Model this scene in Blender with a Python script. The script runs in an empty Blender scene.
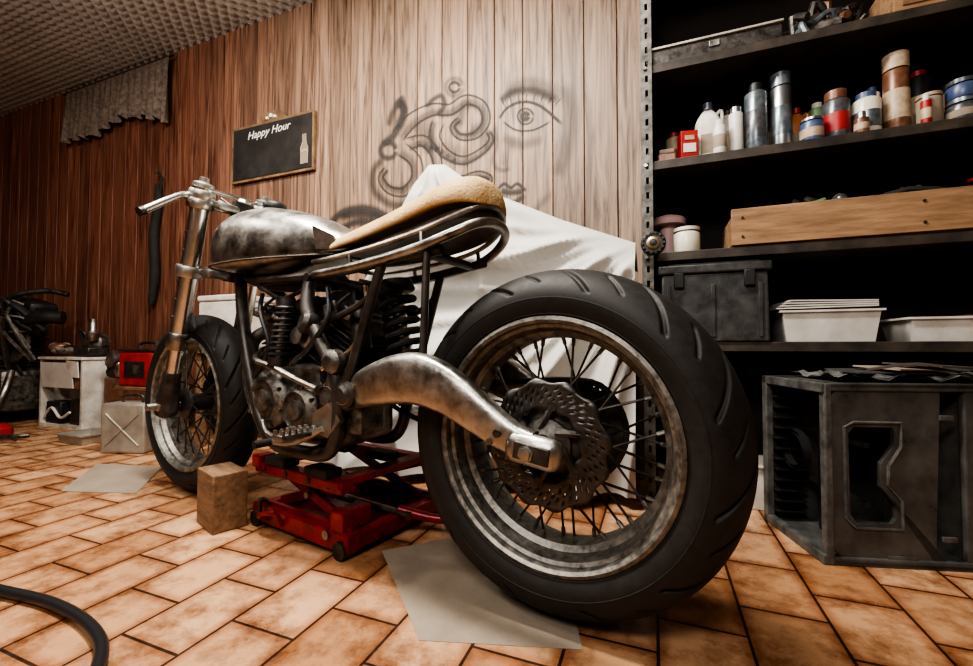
import bpy, bmesh, math, random
import numpy as np
from mathutils import Vector, Matrix, Euler
random.seed(7)
S=bpy.context.scene
COL=S.collection
pi=math.pi
# ------------------------------------------------------------------ materials
def mat(name,c,rough=.5,metal=0.,c2=None,scale=12.,bump=0.,bscale=60.,contrast=.15,rvar=0.,stretch=None,spec=None,sheen=0):
    m=bpy.data.materials.new(name); m.use_nodes=True
    nt=m.node_tree; N=nt.nodes; L=nt.links
    b=N['Principled BSDF']
    b.inputs['Base Color'].default_value=(*c,1); b.inputs['Roughness'].default_value=rough; b.inputs['Metallic'].default_value=metal
    if spec is not None: b.inputs['Specular IOR Level'].default_value=spec
    tc=N.new('ShaderNodeTexCoord'); mp=N.new('ShaderNodeMapping'); L.new(tc.outputs['Object'],mp.inputs['Vector'])
    if stretch: mp.inputs['Scale'].default_value=stretch
    if c2 is not None:
        n=N.new('ShaderNodeTexNoise'); n.inputs['Scale'].default_value=scale; n.inputs['Detail'].default_value=8; n.inputs['Roughness'].default_value=.65
        L.new(mp.outputs[0],n.inputs['Vector'])
        r=N.new('ShaderNodeValToRGB'); r.color_ramp.elements[0].position=.5-contrast; r.color_ramp.elements[1].position=.5+contrast
        r.color_ramp.elements[0].color=(*c,1); r.color_ramp.elements[1].color=(*c2,1)
        L.new(n.outputs['Fac'],r.inputs['Fac']); L.new(r.outputs['Color'],b.inputs['Base Color'])
        if rvar:
            mr=N.new('ShaderNodeMapRange'); mr.inputs['From Min'].default_value=.3; mr.inputs['From Max'].default_value=.7
            mr.inputs['To Min'].default_value=max(0.05,rough-rvar); mr.inputs['To Max'].default_value=min(1,rough+rvar)
            L.new(n.outputs['Fac'],mr.inputs['Value']); L.new(mr.outputs[0],b.inputs['Roughness'])
    if bump:
        n2=N.new('ShaderNodeTexNoise'); n2.inputs['Scale'].default_value=bscale; n2.inputs['Detail'].default_value=5
        L.new(mp.outputs[0],n2.inputs['Vector'])
        bp=N.new('ShaderNodeBump'); bp.inputs['Strength'].default_value=bump; bp.inputs['Distance'].default_value=.01
        L.new(n2.outputs['Fac'],bp.inputs['Height']); L.new(bp.outputs[0],b.inputs['Normal'])
    return m

M={}
M['steel']=mat('brushed_steel',(.15,.14,.13),.38,1,(.55,.53,.49),16,.06,120,.2,.12)
M['alu']=mat('cast_aluminium',(.22,.21,.195),.38,1,(.58,.56,.52),18,.1,90,.2,.1)
M['rim']=mat('worn_rim',(.13,.125,.115),.5,.85,(.42,.40,.36),60,.12,140,.18,.1)
M['chrome']=mat('polished_tube',(.56,.55,.53),.24,1,(.76,.75,.73),10)
M['darkmetal']=mat('dark_metal',(.03,.027,.025),.45,.7,(.12,.11,.10),26,.1,120,.18,.1)
M['disc']=mat('brake_disc_steel',(.05,.047,.044),.42,.9,(.13,.125,.12),30,.05,150,.18)
M['frame']=mat('frame_paint',(.03,.027,.025),.4,.5,(.10,.09,.08),18,.05,80,.2,.1)
M['engine']=mat('engine_cast',(.045,.04,.036),.48,.8,(.30,.28,.25),34,.15,110,.2,.12)
M['rubber']=mat('tyre_rubber',(.013,.012,.0115),.6,0,(.030,.028,.026),60,.04,240,.3,.06,spec=.4)
M['black']=mat('black_plastic',(.012,.012,.013),.45,0,(.03,.03,.03),15,.05,150)
M['blackmatte']=mat('matte_black',(.014,.013,.012),.8,0,(.03,.027,.024),10)
M['foam']=mat('seat_foam',(.50,.31,.13),.9,0,(.74,.54,.30),16,.4,160,.2)
M['pan']=mat('seat_pan',(.05,.038,.03),.45,.5,(.20,.16,.13),14,.1,90,.2)
M['red']=mat('red_jack_paint',(.34,.014,.02),.35,.1,(.10,.008,.01),24,.08,100,.2,.1)
M['woodblock']=mat('block_wood',(.30,.18,.10),.8,0,(.12,.07,.04),9,.3,60,.2,stretch=(1,6,6))
M['pine']=mat('pine_board',(.42,.26,.14),.7,0,(.17,.095,.05),6,.1,60,.2,stretch=(1,8,8))
M['cloth']=mat('sheet_cotton',(.56,.545,.51),.9,0,(.52,.505,.47),3,.05,300,.3)
M['card']=mat('cardboard_grey',(.36,.30,.235),.85,0,(.23,.18,.135),6,.1,60,.25)
M['hose']=mat('hose_rubber',(.02,.02,.022),.35)
M['white']=mat('white_plastic',(.72,.70,.66),.45,0,(.50,.47,.42),9)
M['offwhite']=mat('aged_white_paint',(.72,.69,.63),.5,0,(.42,.38,.32),8,.05,80,.12)
M['shelf']=mat('shelf_board',(.022,.018,.015),.55,0,(.07,.055,.042),12,.05,60)
M['back']=mat('dark_backing',(.014,.010,.008),.8,0,(.03,.02,.015),5)
M['post']=mat('galvanised_angle',(.20,.19,.175),.55,.6,(.06,.055,.05),26,.05,100,.15)
M['crate']=mat('grey_crate_plastic',(.035,.036,.037),.34,0,(.13,.128,.12),11,.05,120,.2,.1)
M['crateedge']=mat('crate_worn',(.14,.14,.13),.45,0,(.05,.05,.05),30)
M['wrap']=mat('clear_wrap',(.05,.05,.05),.25,.3,(.30,.30,.29),12,.2,60,.12)
M['tool']=mat('toolbox_black',(.018,.018,.019),.45,0,(.07,.07,.068),18,.08,140)
M['blue']=mat('paint_blue',(.03,.06,.17),.35,0,(.10,.13,.2),40,contrast=.2)
M['navy']=mat('can_navy',(.02,.03,.05),.3,.4,(.2,.2,.2),50,contrast=.25)
M['teal']=mat('can_slate',(.07,.10,.12),.3,.5,(.25,.28,.30),30)
M['silver']=mat('can_silver',(.42,.43,.45),.3,.9)
M['brown']=mat('can_brown',(.12,.05,.03),.35,.2,(.25,.13,.08),30)
M['beige']=mat('can_beige',(.55,.46,.34),.45,0,(.3,.2,.12),35,contrast=.2)
M['orange']=mat('bottle_orange',(.45,.15,.04),.4)
M['redp']=mat('red_packet',(.42,.03,.025),.45,0,(.22,.02,.02),12)
M['green']=mat('green_paint',(.10,.18,.08),.5)
M['pink']=mat('pink_lid',(.62,.42,.42),.5)
M['clear']=mat('milky_plastic',(.66,.62,.52),.3)
M['canister']=mat('old_tin',(.30,.28,.24),.5,.6,(.50,.47,.41),10,.1,60,.2,.1)
M['board']=mat('chalkboard_slate',(.014,.012,.012),.8,0,(.04,.035,.032),6)
M['bframe']=mat('board_frame',(.30,.19,.10),.6,0,(.12,.07,.04),12)
M['chalk']=mat('chalk_white',(.85,.83,.78),.9)
M['lace']=mat('valance_cloth',(.10,.075,.06),.95,0,(.24,.19,.15),40,.3,120,.15)
M['paper']=mat('paper_scraps',(.62,.60,.54),.7,0,(.45,.42,.37),6)
M['copper']=mat('bronze_cap',(.45,.34,.2),.35,.8)

# ------------------------------------------------------------------ builder
def cat(pts,k=6,closed=False):
    P=[np.array(p,float) for p in pts]; n=len(P); out=[]
    rng=range(n if closed else n-1)
    for i in rng:
        if closed: a,b,c,d=P[(i-1)%n],P[i],P[(i+1)%n],P[(i+2)%n]
        else: a,b,c,d=P[max(i-1,0)],P[i],P[i+1],P[min(i+2,n-1)]
        for j in range(k):
            t=j/k
            out.append(.5*((2*b)+(-a+c)*t+(2*a-5*b+4*c-d)*t*t+(-a+3*b-3*c+d)*t**3))
    if not closed: out.append(P[-1])
    return [tuple(o) for o in out]
def empty(name,loc=(0,0,0),rz=0):
    e=bpy.data.objects.new(name,None); e.location=loc; e.rotation_euler=(0,0,rz); e.empty_display_size=.1
    COL.objects.link(e); return e
class B:
    def __init__(s,name,parent=None,loc=(0,0,0),rot=(0,0,0)):
        s.name=name; s.parent=parent; s.loc=loc; s.rot=rot; s.bm=bmesh.new(); s.mats=[]
    def mi(s,m):
        m=M[m] if isinstance(m,str) else m
        if m not in s.mats: s.mats.append(m)
        return s.mats.index(m)
    def face(s,vs,i,smooth=True):
        try:
            f=s.bm.faces.new(vs); f.material_index=i; f.smooth=smooth; return f
        except ValueError: return None
    def box(s,c,size,m,rot=(0,0,0),bev=0.,taper=1.):
        i=s.mi(m); R=Euler(rot).to_matrix(); c=Vector(c); v=[]
        for dz in (-.5,.5):
            k=1 if dz<0 else taper
            for dx,dy in ((-.5,-.5),(.5,-.5),(.5,.5),(-.5,.5)):
                v.append(s.bm.verts.new(c+R@Vector((dx*size[0]*k,dy*size[1]*k,dz*size[2]))))
        fs=[s.face([v[j] for j in q],i,False) for q in ((3,2,1,0),(4,5,6,7),(0,1,5,4),(1,2,6,5),(2,3,7,6),(3,0,4,7))]
        if bev:
            es=set(e for f in fs for e in f.edges)
            r=bmesh.ops.bevel(s.bm,geom=list(es),offset=bev,segments=2,affect='EDGES',profile=.5)
            for f in r['faces']: f.smooth=True; f.material_index=i
        return s
    def rings(s,R,m,cap=True,closed=False,closering=True):
        i=s.mi(m); V=[[s.bm.verts.new(p) for p in r] for r in R]; n=len(V[0])
        for a in range(len(V)-(0 if closed else 1)):
            A=V[a]; C=V[(a+1)%len(V)]
            for j in range(n if closering else n-1):
                k=(j+1)%n; s.face([A[j],A[k],C[k],C[j]],i)
        if cap and not closed:
            s.face(V[0][::-1],i); s.face(V[-1],i)
        return s
    def tube(s,pts,r,m,n=10,k=0,closed=False,cap=True):
        if k: pts=cat(pts,k,closed)
        P=[Vector(p) for p in pts]; N=len(P)
        rs=r if isinstance(r,(list,tuple)) else [r]*N
        if len(rs)!=N: rs=list(np.interp(np.linspace(0,1,N),np.linspace(0,1,len(rs)),rs))
        R=[]; u=None
        for a in range(N):
            if closed: t=(P[(a+1)%N]-P[a-1])
            else: t=P[min(a+1,N-1)]-P[max(a-1,0)]
            if t.length<1e-9: t=Vector((0,0,1))
            t.normalize()
            if u is None: u=t.orthogonal().normalized()
            u=(u-t*u.dot(t)); 
            if u.length<1e-6: u=t.orthogonal()
            u.normalize(); w=t.cross(u)
            R.append([P[a]+(u*math.cos(2*pi*j/n)+w*math.sin(2*pi*j/n))*rs[a] for j in range(n)])
        return s.rings(R,m,cap,closed)
    def cyl(s,p0,p1,r,m,r1=None,n=20):
        return s.tube([p0,p1],[r,r if r1 is None else r1],m,n)
    def lathe(s,o,axis,prof,m,n=28,cap=True):
        o=Vector(o); ax=Vector(axis).normalized(); u=ax.orthogonal().normalized(); w=ax.cross(u); R=[]
        for (r,h) in prof:
            r=max(r,1e-4); R.append([o+ax*h+(u*math.cos(2*pi*j/n)+w*math.sin(2*pi*j/n))*r for j in range(n)])
        return s.rings(R,m,cap)
    def prism(s,poly,m,vec):
        i=s.mi(m); vec=Vector(vec); a=[s.bm.verts.new(p) for p in poly]; b=[s.bm.verts.new(Vector(p)+vec) for p in poly]
        s.face(a[::-1],i,False); s.face(b,i,False); n=len(a)
        for j in range(n): s.face([a[j],a[(j+1)%n],b[(j+1)%n],b[j]],i,True)
        return s
    def helix(s,p0,p1,R,r,turns,m,n=6):
        p0=Vector(p0); p1=Vector(p1); ax=(p1-p0); u=ax.normalized().orthogonal().normalized(); w=ax.normalized().cross(u); K=int(turns*14)
        return s.tube([p0+ax*(j/K)+(u*math.cos(2*pi*turns*j/K)+w*math.sin(2*pi*turns*j/K))*R for j in range(K+1)],r,m,n)
    def ell(s,c,r,m,rot=(0,0,0),n=16,h=10):
        c=Vector(c); Rm=Euler(rot).to_matrix(); R=[]
        for a in range(h+1):
            th=pi*a/h; z=math.cos(th); q=max(math.sin(th),.01)
            R.append([c+Rm@Vector((r[0]*q*math.cos(2*pi*j/n),r[1]*q*math.sin(2*pi*j/n),r[2]*z)) for j in range(n)])
        return s.rings(R,m)
    def done(s,ang=38,solid=0,warp=False):
        if warp:
            for v in s.bm.verts:
                v.co.x*=.915
                if v.co.z>.3: v.co.z-=.085*(v.co.z-.3)
        bmesh.ops.recalc_face_normals(s.bm,faces=s.bm.faces)
        a=math.radians(ang)
        for e in s.bm.edges:
            if len(e.link_faces)==2 and e.calc_face_angle(0)>a: e.smooth=False
        me=bpy.data.meshes.new(s.name); s.bm.to_mesh(me); s.bm.free()
        for m in s.mats: me.materials.append(m)
        o=bpy.data.objects.new(s.name,me); o.location=s.loc; o.rotation_euler=s.rot; COL.objects.link(o)
        if s.parent: o.parent=s.parent
        if solid:
            md=o.modifiers.new('solid','SOLIDIFY'); md.thickness=solid; md.offset=0
        return o
def V(*a): return Vector(a)

# ------------------------------------------------------------------ room
XL,XR,YF,YB,H=-5.4,2.2,-2.6,1.90,2.5
def nodes(name):
    m=bpy.data.materials.new(name); m.use_nodes=True; nt=m.node_tree
    return m,nt.nodes,nt.links,nt.nodes['Principled BSDF']
def wallwood():
    m,N,L,b=nodes('wood_panelling')
    tc=N.new('ShaderNodeTexCoord'); sp=N.new('ShaderNodeSeparateXYZ'); L.new(tc.outputs['Object'],sp.inputs[0])
    dv=N.new('ShaderNodeMath'); dv.operation='DIVIDE'; dv.inputs[1].default_value=.14; L.new(sp.outputs[0],dv.inputs[0])
    fl=N.new('ShaderNodeMath'); fl.operation='FLOOR'; L.new(dv.outputs[0],fl.inputs[0])
    wn=N.new('ShaderNodeTexWhiteNoise'); wn.noise_dimensions='1D'; L.new(fl.outputs[0],wn.inputs['W'])
    mu=N.new('ShaderNodeMath'); mu.operation='MULTIPLY'; mu.inputs[1].default_value=7; L.new(wn.outputs['Value'],mu.inputs[0])
    ad=N.new('ShaderNodeMath'); ad.operation='ADD'; L.new(sp.outputs[2],ad.inputs[0]); L.new(mu.outputs[0],ad.inputs[1])
    cb=N.new('ShaderNodeCombineXYZ'); L.new(sp.outputs[0],cb.inputs[0]); L.new(sp.outputs[1],cb.inputs[1]); L.new(ad.outputs[0],cb.inputs[2])
    mp=N.new('ShaderNodeMapping'); mp.inputs['Scale'].default_value=(20,20,1.0); L.new(cb.outputs[0],mp.inputs['Vector'])
    n=N.new('ShaderNodeTexNoise'); n.inputs['Scale'].default_value=1.6; n.inputs['Detail'].default_value=9; n.inputs['Roughness'].default_value=.6; n.inputs['Distortion'].default_value=1.6; L.new(mp.outputs[0],n.inputs['Vector'])
    r=N.new('ShaderNodeValToRGB'); e=r.color_ramp.elements
    e[0].position=.33; e[0].color=(.075,.024,.014,1); e[1].position=.68; e[1].color=(.38,.175,.11,1)
    x=e.new(.5); x.color=(.22,.085,.052,1)
    L.new(n.outputs['Fac'],r.inputs['Fac'])
    # wash of light painted into the wood colour: paler, greyer planks towards the right
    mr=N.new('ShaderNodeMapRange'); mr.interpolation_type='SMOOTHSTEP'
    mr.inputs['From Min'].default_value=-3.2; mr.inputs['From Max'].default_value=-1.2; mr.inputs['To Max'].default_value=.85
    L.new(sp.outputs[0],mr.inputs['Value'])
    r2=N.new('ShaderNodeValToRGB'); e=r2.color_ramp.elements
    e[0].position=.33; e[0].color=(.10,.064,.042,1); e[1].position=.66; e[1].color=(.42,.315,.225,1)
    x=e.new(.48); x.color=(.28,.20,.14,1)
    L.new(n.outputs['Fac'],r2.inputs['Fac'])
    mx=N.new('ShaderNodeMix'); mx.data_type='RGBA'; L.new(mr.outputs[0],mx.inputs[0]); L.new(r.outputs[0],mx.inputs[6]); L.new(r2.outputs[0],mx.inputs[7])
    hs=N.new('ShaderNodeHueSaturation'); 
    vr=N.new('ShaderNodeMapRange'); vr.inputs['To Min'].default_value=.72; vr.inputs['To Max'].default_value=1.12; L.new(wn.outputs['Value'],vr.inputs['Value'])
    L.new(vr.outputs[0],hs.inputs['Value']); L.new(mx.outputs[2],hs.inputs['Color']); L.new(hs.outputs[0],b.inputs['Base Color'])
    b.inputs['Roughness'].default_value=.5
    bp=N.new('ShaderNodeBump'); bp.inputs['Strength'].default_value=.15; bp.inputs['Distance'].default_value=.004; L.new(n.outputs['Fac'],bp.inputs['Height']); L.new(bp.outputs[0],b.inputs['Normal'])
    return m
def floortile():
    m,N,L,b=nodes('terracotta_tiles')
    tc=N.new('ShaderNodeTexCoord'); sp=N.new('ShaderNodeSeparateXYZ'); L.new(tc.outputs['Object'],sp.inputs[0])
    cb=N.new('ShaderNodeCombineXYZ'); L.new(sp.outputs[1],cb.inputs[0]); L.new(sp.outputs[0],cb.inputs[1])
    def brick(ms,sm,c1,c2,cm):
        k=N.new('ShaderNodeTexBrick'); k.inputs['Scale'].default_value=1; k.inputs['Brick Width'].default_value=.20; k.inputs['Row Height'].default_value=.15
        k.inputs['Mortar Size'].default_value=ms; k.inputs['Mortar Smooth'].default_value=sm; k.inputs['Color1'].default_value=c1; k.inputs['Color2'].default_value=c2; k.inputs['Mortar'].default_value=cm
        L.new(cb.outputs[0],k.inputs['Vector']); return k
    k=brick(.0030,.2,(.40,.205,.10,1),(.64,.39,.23,1),(.06,.04,.028,1))
    k2=brick(.028,1.,(1,1,1,1),(1,1,1,1),(.0,.0,.0,1))
    n=N.new('ShaderNodeTexNoise'); n.inputs['Scale'].default_value=9; n.inputs['Detail'].default_value=10; n.inputs['Roughness'].default_value=.75; L.new(tc.outputs['Object'],n.inputs['Vector'])
    r=N.new('ShaderNodeValToRGB'); e=r.color_ramp.elements; e[0].position=.36; e[0].color=(.40,.30,.23,1); e[1].position=.55; e[1].color=(1,1,1,1); L.new(n.outputs['Fac'],r.inputs['Fac'])
    mx=N.new('ShaderNodeMix'); mx.data_type='RGBA'; mx.blend_type='MULTIPLY'; mx.inputs[0].default_value=1; L.new(k.outputs['Color'],mx.inputs[6]); L.new(r.outputs[0],mx.inputs[7])
    ed=N.new('ShaderNodeMix'); ed.data_type='RGBA'; ed.blend_type='MULTIPLY'; 
    ml=N.new('ShaderNodeMath'); ml.operation='MULTIPLY'; ml.inputs[1].default_value=.75; L.new(k2.outputs['Fac'],ml.inputs[0])
    L.new(ml.outputs[0],ed.inputs[0]); L.new(mx.outputs[2],ed.inputs[6]); ed.inputs[7].default_value=(.56,.36,.24,1)
    L.new(ed.outputs[2],b.inputs['Base Color'])
    n3=N.new('ShaderNodeTexNoise'); n3.inputs['Scale'].default_value=30; n3.inputs['Detail'].default_value=6; L.new(tc.outputs['Object'],n3.inputs['Vector'])
    mr=N.new('ShaderNodeMapRange'); mr.inputs['From Min'].default_value=.3; mr.inputs['From Max'].default_value=.7; mr.inputs['To Min'].default_value=.22; mr.inputs['To Max'].default_value=.55; L.new(n3.outputs['Fac'],mr.inputs['Value']); L.new(mr.outputs[0],b.inputs['Roughness'])
    iv=N.new('ShaderNodeMath'); iv.operation='SUBTRACT'; iv.inputs[0].default_value=1; L.new(k.outputs['Fac'],iv.inputs[1])
    a2=N.new('ShaderNodeMath'); a2.operation='MULTIPLY_ADD'; a2.inputs[1].default_value=.3; L.new(n3.outputs['Fac'],a2.inputs[0]); L.new(iv.outputs[0],a2.inputs[2])
    bp=N.new('ShaderNodeBump'); bp.inputs['Strength'].default_value=.5; bp.inputs['Distance'].default_value=.004; L.new(a2.outputs[0],bp.inputs['Height']); L.new(bp.outputs[0],b.inputs['Normal'])
    return m
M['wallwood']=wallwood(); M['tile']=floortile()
M['plaster']=mat('painted_plaster',(.34,.29,.24),.9,0,(.28,.235,.195),3)
M['ceilfoam']=mat('acoustic_foam',(.46,.44,.41),.95,0,(.34,.32,.30),3,.2,60)

b=B('floor'); b.box(((XL+XR)/2,(YF+YB)/2,-.05),(XR-XL+.4,YB-YF+.4,.1),'tile'); b.done()
b=B('wall_back')
prof=[]; x=math.floor(XL/.14)*.14-.14
while x<XR+.2:
    prof+= [(x,YB+.010),(x+.0035,YB),(x+.1365,YB)]; x+=.14
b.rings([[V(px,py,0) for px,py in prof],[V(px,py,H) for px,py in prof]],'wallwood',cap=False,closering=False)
b.box(((XL+XR)/2,YB+.06,H/2),(XR-XL+.4,.08,H),'back')
b.done(ang=10)
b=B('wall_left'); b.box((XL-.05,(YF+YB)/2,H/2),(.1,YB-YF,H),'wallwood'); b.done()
b=B('wall_right'); b.box((XR+.05,(YF+YB)/2,H/2),(.1,YB-YF,H),'plaster'); b.done()
b=B('wall_front'); b.box(((XL+XR)/2,YF-.05,H/2),(XR-XL,.1,H),'plaster'); b.done()
st=.0193; xs=np.arange(XL-.02,XR+.03,st); ys=np.append(np.arange(YF-.02,YB,st),YB+.009)
gx,gy=np.meshgrid(xs,ys); p=.077
gz=H+.018*np.sin(2*pi*gx/p)*np.sin(2*pi*gy/p)
vv=np.stack([gx,gy,gz],-1).reshape(-1,3); nx=len(xs); ny=len(ys)
idx=np.arange(nx*ny).reshape(ny,nx); fc=np.stack([idx[:-1,:-1],idx[1:,:-1],idx[1:,1:],idx[:-1,1:]],-1).reshape(-1,4)
me=bpy.data.meshes.new('ceiling'); me.from_pydata(vv.tolist(),[],fc.tolist()); me.materials.append(M['ceilfoam'])
me.polygons.foreach_set('use_smooth',[True]*len(me.polygons)); o=bpy.data.objects.new('ceiling',me); COL.objects.link(o)

# ------------------------------------------------------------------ wall decoration
TH=math.radians(21.3); cT,sT=math.cos(TH),math.sin(TH)
def wp(px,py,Y=YB):   # sketch grid of the mural -> metres on the wall surface
    t=(px-486.5)/432; d=Y/(sT*t+cT); return (d*(cT*t-sT), .52+(345-py)*d/432)
def airbrush():
    m,N,L,b=nodes('airbrush_paint')
    b.inputs['Base Color'].default_value=(.045,.04,.038,1); b.inputs['Roughness'].default_value=.7
    uv=N.new('ShaderNodeUVMap'); sp=N.new('ShaderNodeSeparateXYZ'); L.new(uv.outputs[0],sp.inputs[0])
    a=N.new('ShaderNodeMapRange'); a.interpolation_type='SMOOTHSTEP'; a.inputs['From Min'].default_value=0; a.inputs['From Max'].default_value=1; a.inputs['To Max'].default_value=.85
    L.new(sp.outputs[0],a.inputs['Value'])
    mul=N.new('ShaderNodeMath'); mul.operation='MULTIPLY'; L.new(a.outputs[0],mul.inputs[0]); L.new(sp.outputs[1],mul.inputs[1])
    L.new(mul.outputs[0],b.inputs['Alpha']); return m
M['spray']=airbrush()
def mural():
    vs=[];fs=[];uvs=[];cnt=[0]
    def stroke(pts,w,dens=.8,k=6):
        P=[wp(*p) for p in pts]; P=cat(P,k) if len(P)>2 else P; n=len(P); cnt[0]+=1; y=YB-.0015-.0002*(cnt[0]%12)
        base=len(vs)
        for i,p in enumerate(P):
            a=P[max(i-1,0)]; c=P[min(i+1,n-1)]; tx,tz=c[0]-a[0],c[1]-a[1]; l=math.hypot(tx,tz) or 1; nx_,nz_=-tz/l,tx/l
            f=min(1,i/2,(n-1-i)/2)
            for q in (-1,-.5,0,.5,1):
                vs.append((p[0]+nx_*w*q,y,p[1]+nz_*w*q)); uvs.append(((1-abs(q)),dens*f))
        for i in range(n-1):
            for j in range(4):
                a=base+i*5+j; fs.append((a,a+1,a+6,a+5))
    def circ(cx,cy,r,w,dens=.8):
        stroke([(cx+r*math.cos(q*pi/6),cy+r*math.sin(q*pi/6)) for q in range(13)],w,dens,3)
    def tent(pts,half,dens=.9):
        P=cat(pts,3); n=len(P); A=[];Bp=[];C=[]
        for i,p in enumerate(P):
            a=P[max(i-1,0)]; c=P[min(i+1,n-1)]; tx,ty=c[0]-a[0],c[1]-a[1]; l=math.hypot(tx,ty) or 1; h=half*(1-.75*i/(n-1))
            A.append((p[0]-ty/l*h,p[1]+tx/l*h)); Bp.append((p[0]+ty/l*h,p[1]-tx/l*h)); C.append((p[0]-ty/l*h*.55,p[1]+tx/l*h*.55))
        stroke(A,.010,dens,2); stroke(Bp,.008,dens,2); stroke(C,.005*half,.45,2)
    stroke([(398,92),(402,104),(399,118),(393,132),(380,143)],.036,1); circ(387,148,8,.024,.9)
    stroke([(392,98),(404,106),(398,128)],.03,.8)
    tent([(396,134),(412,116),(432,106),(450,106),(466,96),(482,102),(486,118),(476,132),(460,134),(452,124),(460,115)],7)
    stroke([(425,104),(432,96),(441,92),(444,102),(436,112)],.022,.8)
    circ(454,83,5,.012,1); stroke([(452,88),(450,100)],.01,1); circ(454,83,9,.02,.4)
    tent([(438,118),(434,134),(444,150),(462,158),(480,150),(491,138),(488,128)],6)
    tent([(406,142),(422,138),(434,150),(440,168),(458,178),(478,172),(490,176),(488,184)],6)
    tent([(400,146),(414,158),(416,176),(404,190),(388,188),(380,176),(386,166)],7)
    stroke([(382,156),(372,170),(374,190),(390,203),(406,204)],.035,.65); stroke([(402,98),(392,108),(387,124)],.03,.7)
    stroke([(425,188),(448,194),(470,190),(492,184)],.05,.5); stroke([(472,98),(462,108),(458,126)],.05,.4)
    stroke([(415,118),(425,135),(430,152)],.07,.45); stroke([(470,125),(482,130),(486,150)],.06,.35); stroke([(440,140),(455,150),(470,148)],.06,.3)
    for i in range(8): circ(412+i*6,136+2*math.sin(i)+i*3,1.3,.006,.6)
    stroke([(328,224),(342,211),(362,207),(380,212),(392,224)],.034,1); stroke([(332,234),(352,222),(372,222),(390,232)],.034,.95); stroke([(338,216),(360,213),(386,218)],.034,.9)
    stroke([(499,116),(508,104),(524,98),(542,103),(564,122)],.011,1); stroke([(503,118),(516,127),(534,127),(552,118)],.008,.9)
    stroke([(500,98),(514,88),(536,87),(560,98)],.032,.8); stroke([(503,90),(530,78),(562,90)],.05,.35)
    stroke([(501,133),(520,142),(545,136)],.04,.35); stroke([(563,80),(574,110),(568,150),(556,175)],.055,.3)
    circ(526,113,3,.02,1); circ(526,113,8,.007,.9)
    for i in range(8):
        x0=506+i*7; y0=104-6*math.sin((i+.5)/8*pi); stroke([(x0,y0+2),(x0-3+i,y0-5),(x0-5+1.9*i,y0-9)],.004,.8,3)
    stroke([(494,120),(497,140),(493,158),(500,168),(512,166)],.02,.4)
    stroke([(496,190),(504,182),(511,186),(518,182),(527,190)],.012,1); stroke([(497,193),(511,202),(526,193)],.022,.9); stroke([(500,189),(512,191),(524,189)],.022,1)
    stroke([(470,205),(484,216),(505,224),(530,214),(552,190)],.03,.3); stroke([(515,132),(508,150),(505,165)],.04,.25)
    me=bpy.data.meshes.new('wall_mural'); me.from_pydata(vs,[],fs); u=me.uv_layers.new(name='UVMap')
    for l in me.loops: u.data[l.index].uv=uvs[l.vertex_index]
    me.materials.append(M['spray']); o=bpy.data.objects.new('wall_mural',me); COL.objects.link(o)
mural()
# chalkboard
cb=empty('chalkboard',(-2.09,YB-.012,1.675))
b=B('frame',cb)
w,h=.64,.34
out=[(-w/2,-h/2),(w/2,-h/2),(w/2,h/2)]+[(.12,h/2)]+[(.10*math.cos(a),h/2+.012+.045*math.sin(a)) for a in np.linspace(0,pi,9)]+[(-.12,h/2),(-w/2,h/2)]
b.prism([(x,.005,z) for x,z in out],'bframe',(0,-.016,0)); b.done()
b=B('slate',cb); b.box((0,-.012,0),(w-.03,.006,h-.03),'board',bev=.001)
for dx,dz,r in ((0,.035,.012),(-.03,.025,.009),(.03,.025,.009)): b.cyl((dx,-.005,h/2+dz-.01),(dx,-.02,h/2+dz-.01),r,'chalk',n=10)
b.done()
b=B('bottle_drawing',cb); bo=[(-.024,0),(.024,0),(.026,.09),(.012,.125),(.011,.17),(-.011,.17),(-.012,.125),(-.026,.09)]
b.prism([(.255+x,-.0155,z-.13) for x,z in bo],'card',(0,-.001,0)); b.tube([(.255+x,-.0165,z-.13) for x,z in bo],.0022,'beige',6,closed=True)
b.tube([(.235,-.0172,-.06),(.255,-.0172,-.05),(.275,-.0172,-.06)],.002,'chalk',6); b.done()
tx=bpy.data.curves.new('lettering','FONT'); tx.body='Happy Hour'; tx.size=.066; tx.extrude=.0008; tx.shear=.3; tx.align_x='CENTER'
to=bpy.data.objects.new('lettering',tx); to.location=(-.02,-.0165,.085); to.rotation_euler=(pi/2,math.radians(-2),0); tx.materials.append(M['chalk']); COL.objects.link(to); to.parent=cb
# valance
b=B('window_valance'); R=[]
nu=160
for v in range(9):
    f=v/8; row=[]
    for u in range(nu+1):
        g=u/nu; X=-4.16+1.18*g
        z=2.43-f*(.37+.07*math.sin(g*7+.5)*g+.015*math.sin(g*61))
        Y=1.865-.012-.022*f*math.sin(g*2*pi*17+.8*math.sin(g*13))-.012*f*math.sin(g*2*pi*7+1)
        row.append(V(X,Y,z))
    R.append(row)
b.rings(R,'lace',cap=False,closering=False); b.tube([(-4.2,1.86,2.435),(-2.95,1.86,2.435)],.008,'darkmetal'); b.done(ang=80)
b=B('hanging_drive_belt'); b.tube([(-3.11,1.875,1.60),(-3.08,1.87,1.5),(-3.12,1.87,1.25),(-3.10,1.87,1.0),(-3.13,1.87,.80)],[.012,.028,.03,.03,.022],'blackmatte',k=5)
b.tube([(-3.10,1.875,1.68),(-3.05,1.87,1.62),(-3.08,1.87,1.5)],.008,'blackmatte',k=5); b.cyl((-3.10,1.90,1.67),(-3.10,1.86,1.67),.006,'chrome'); b.done()

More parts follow.
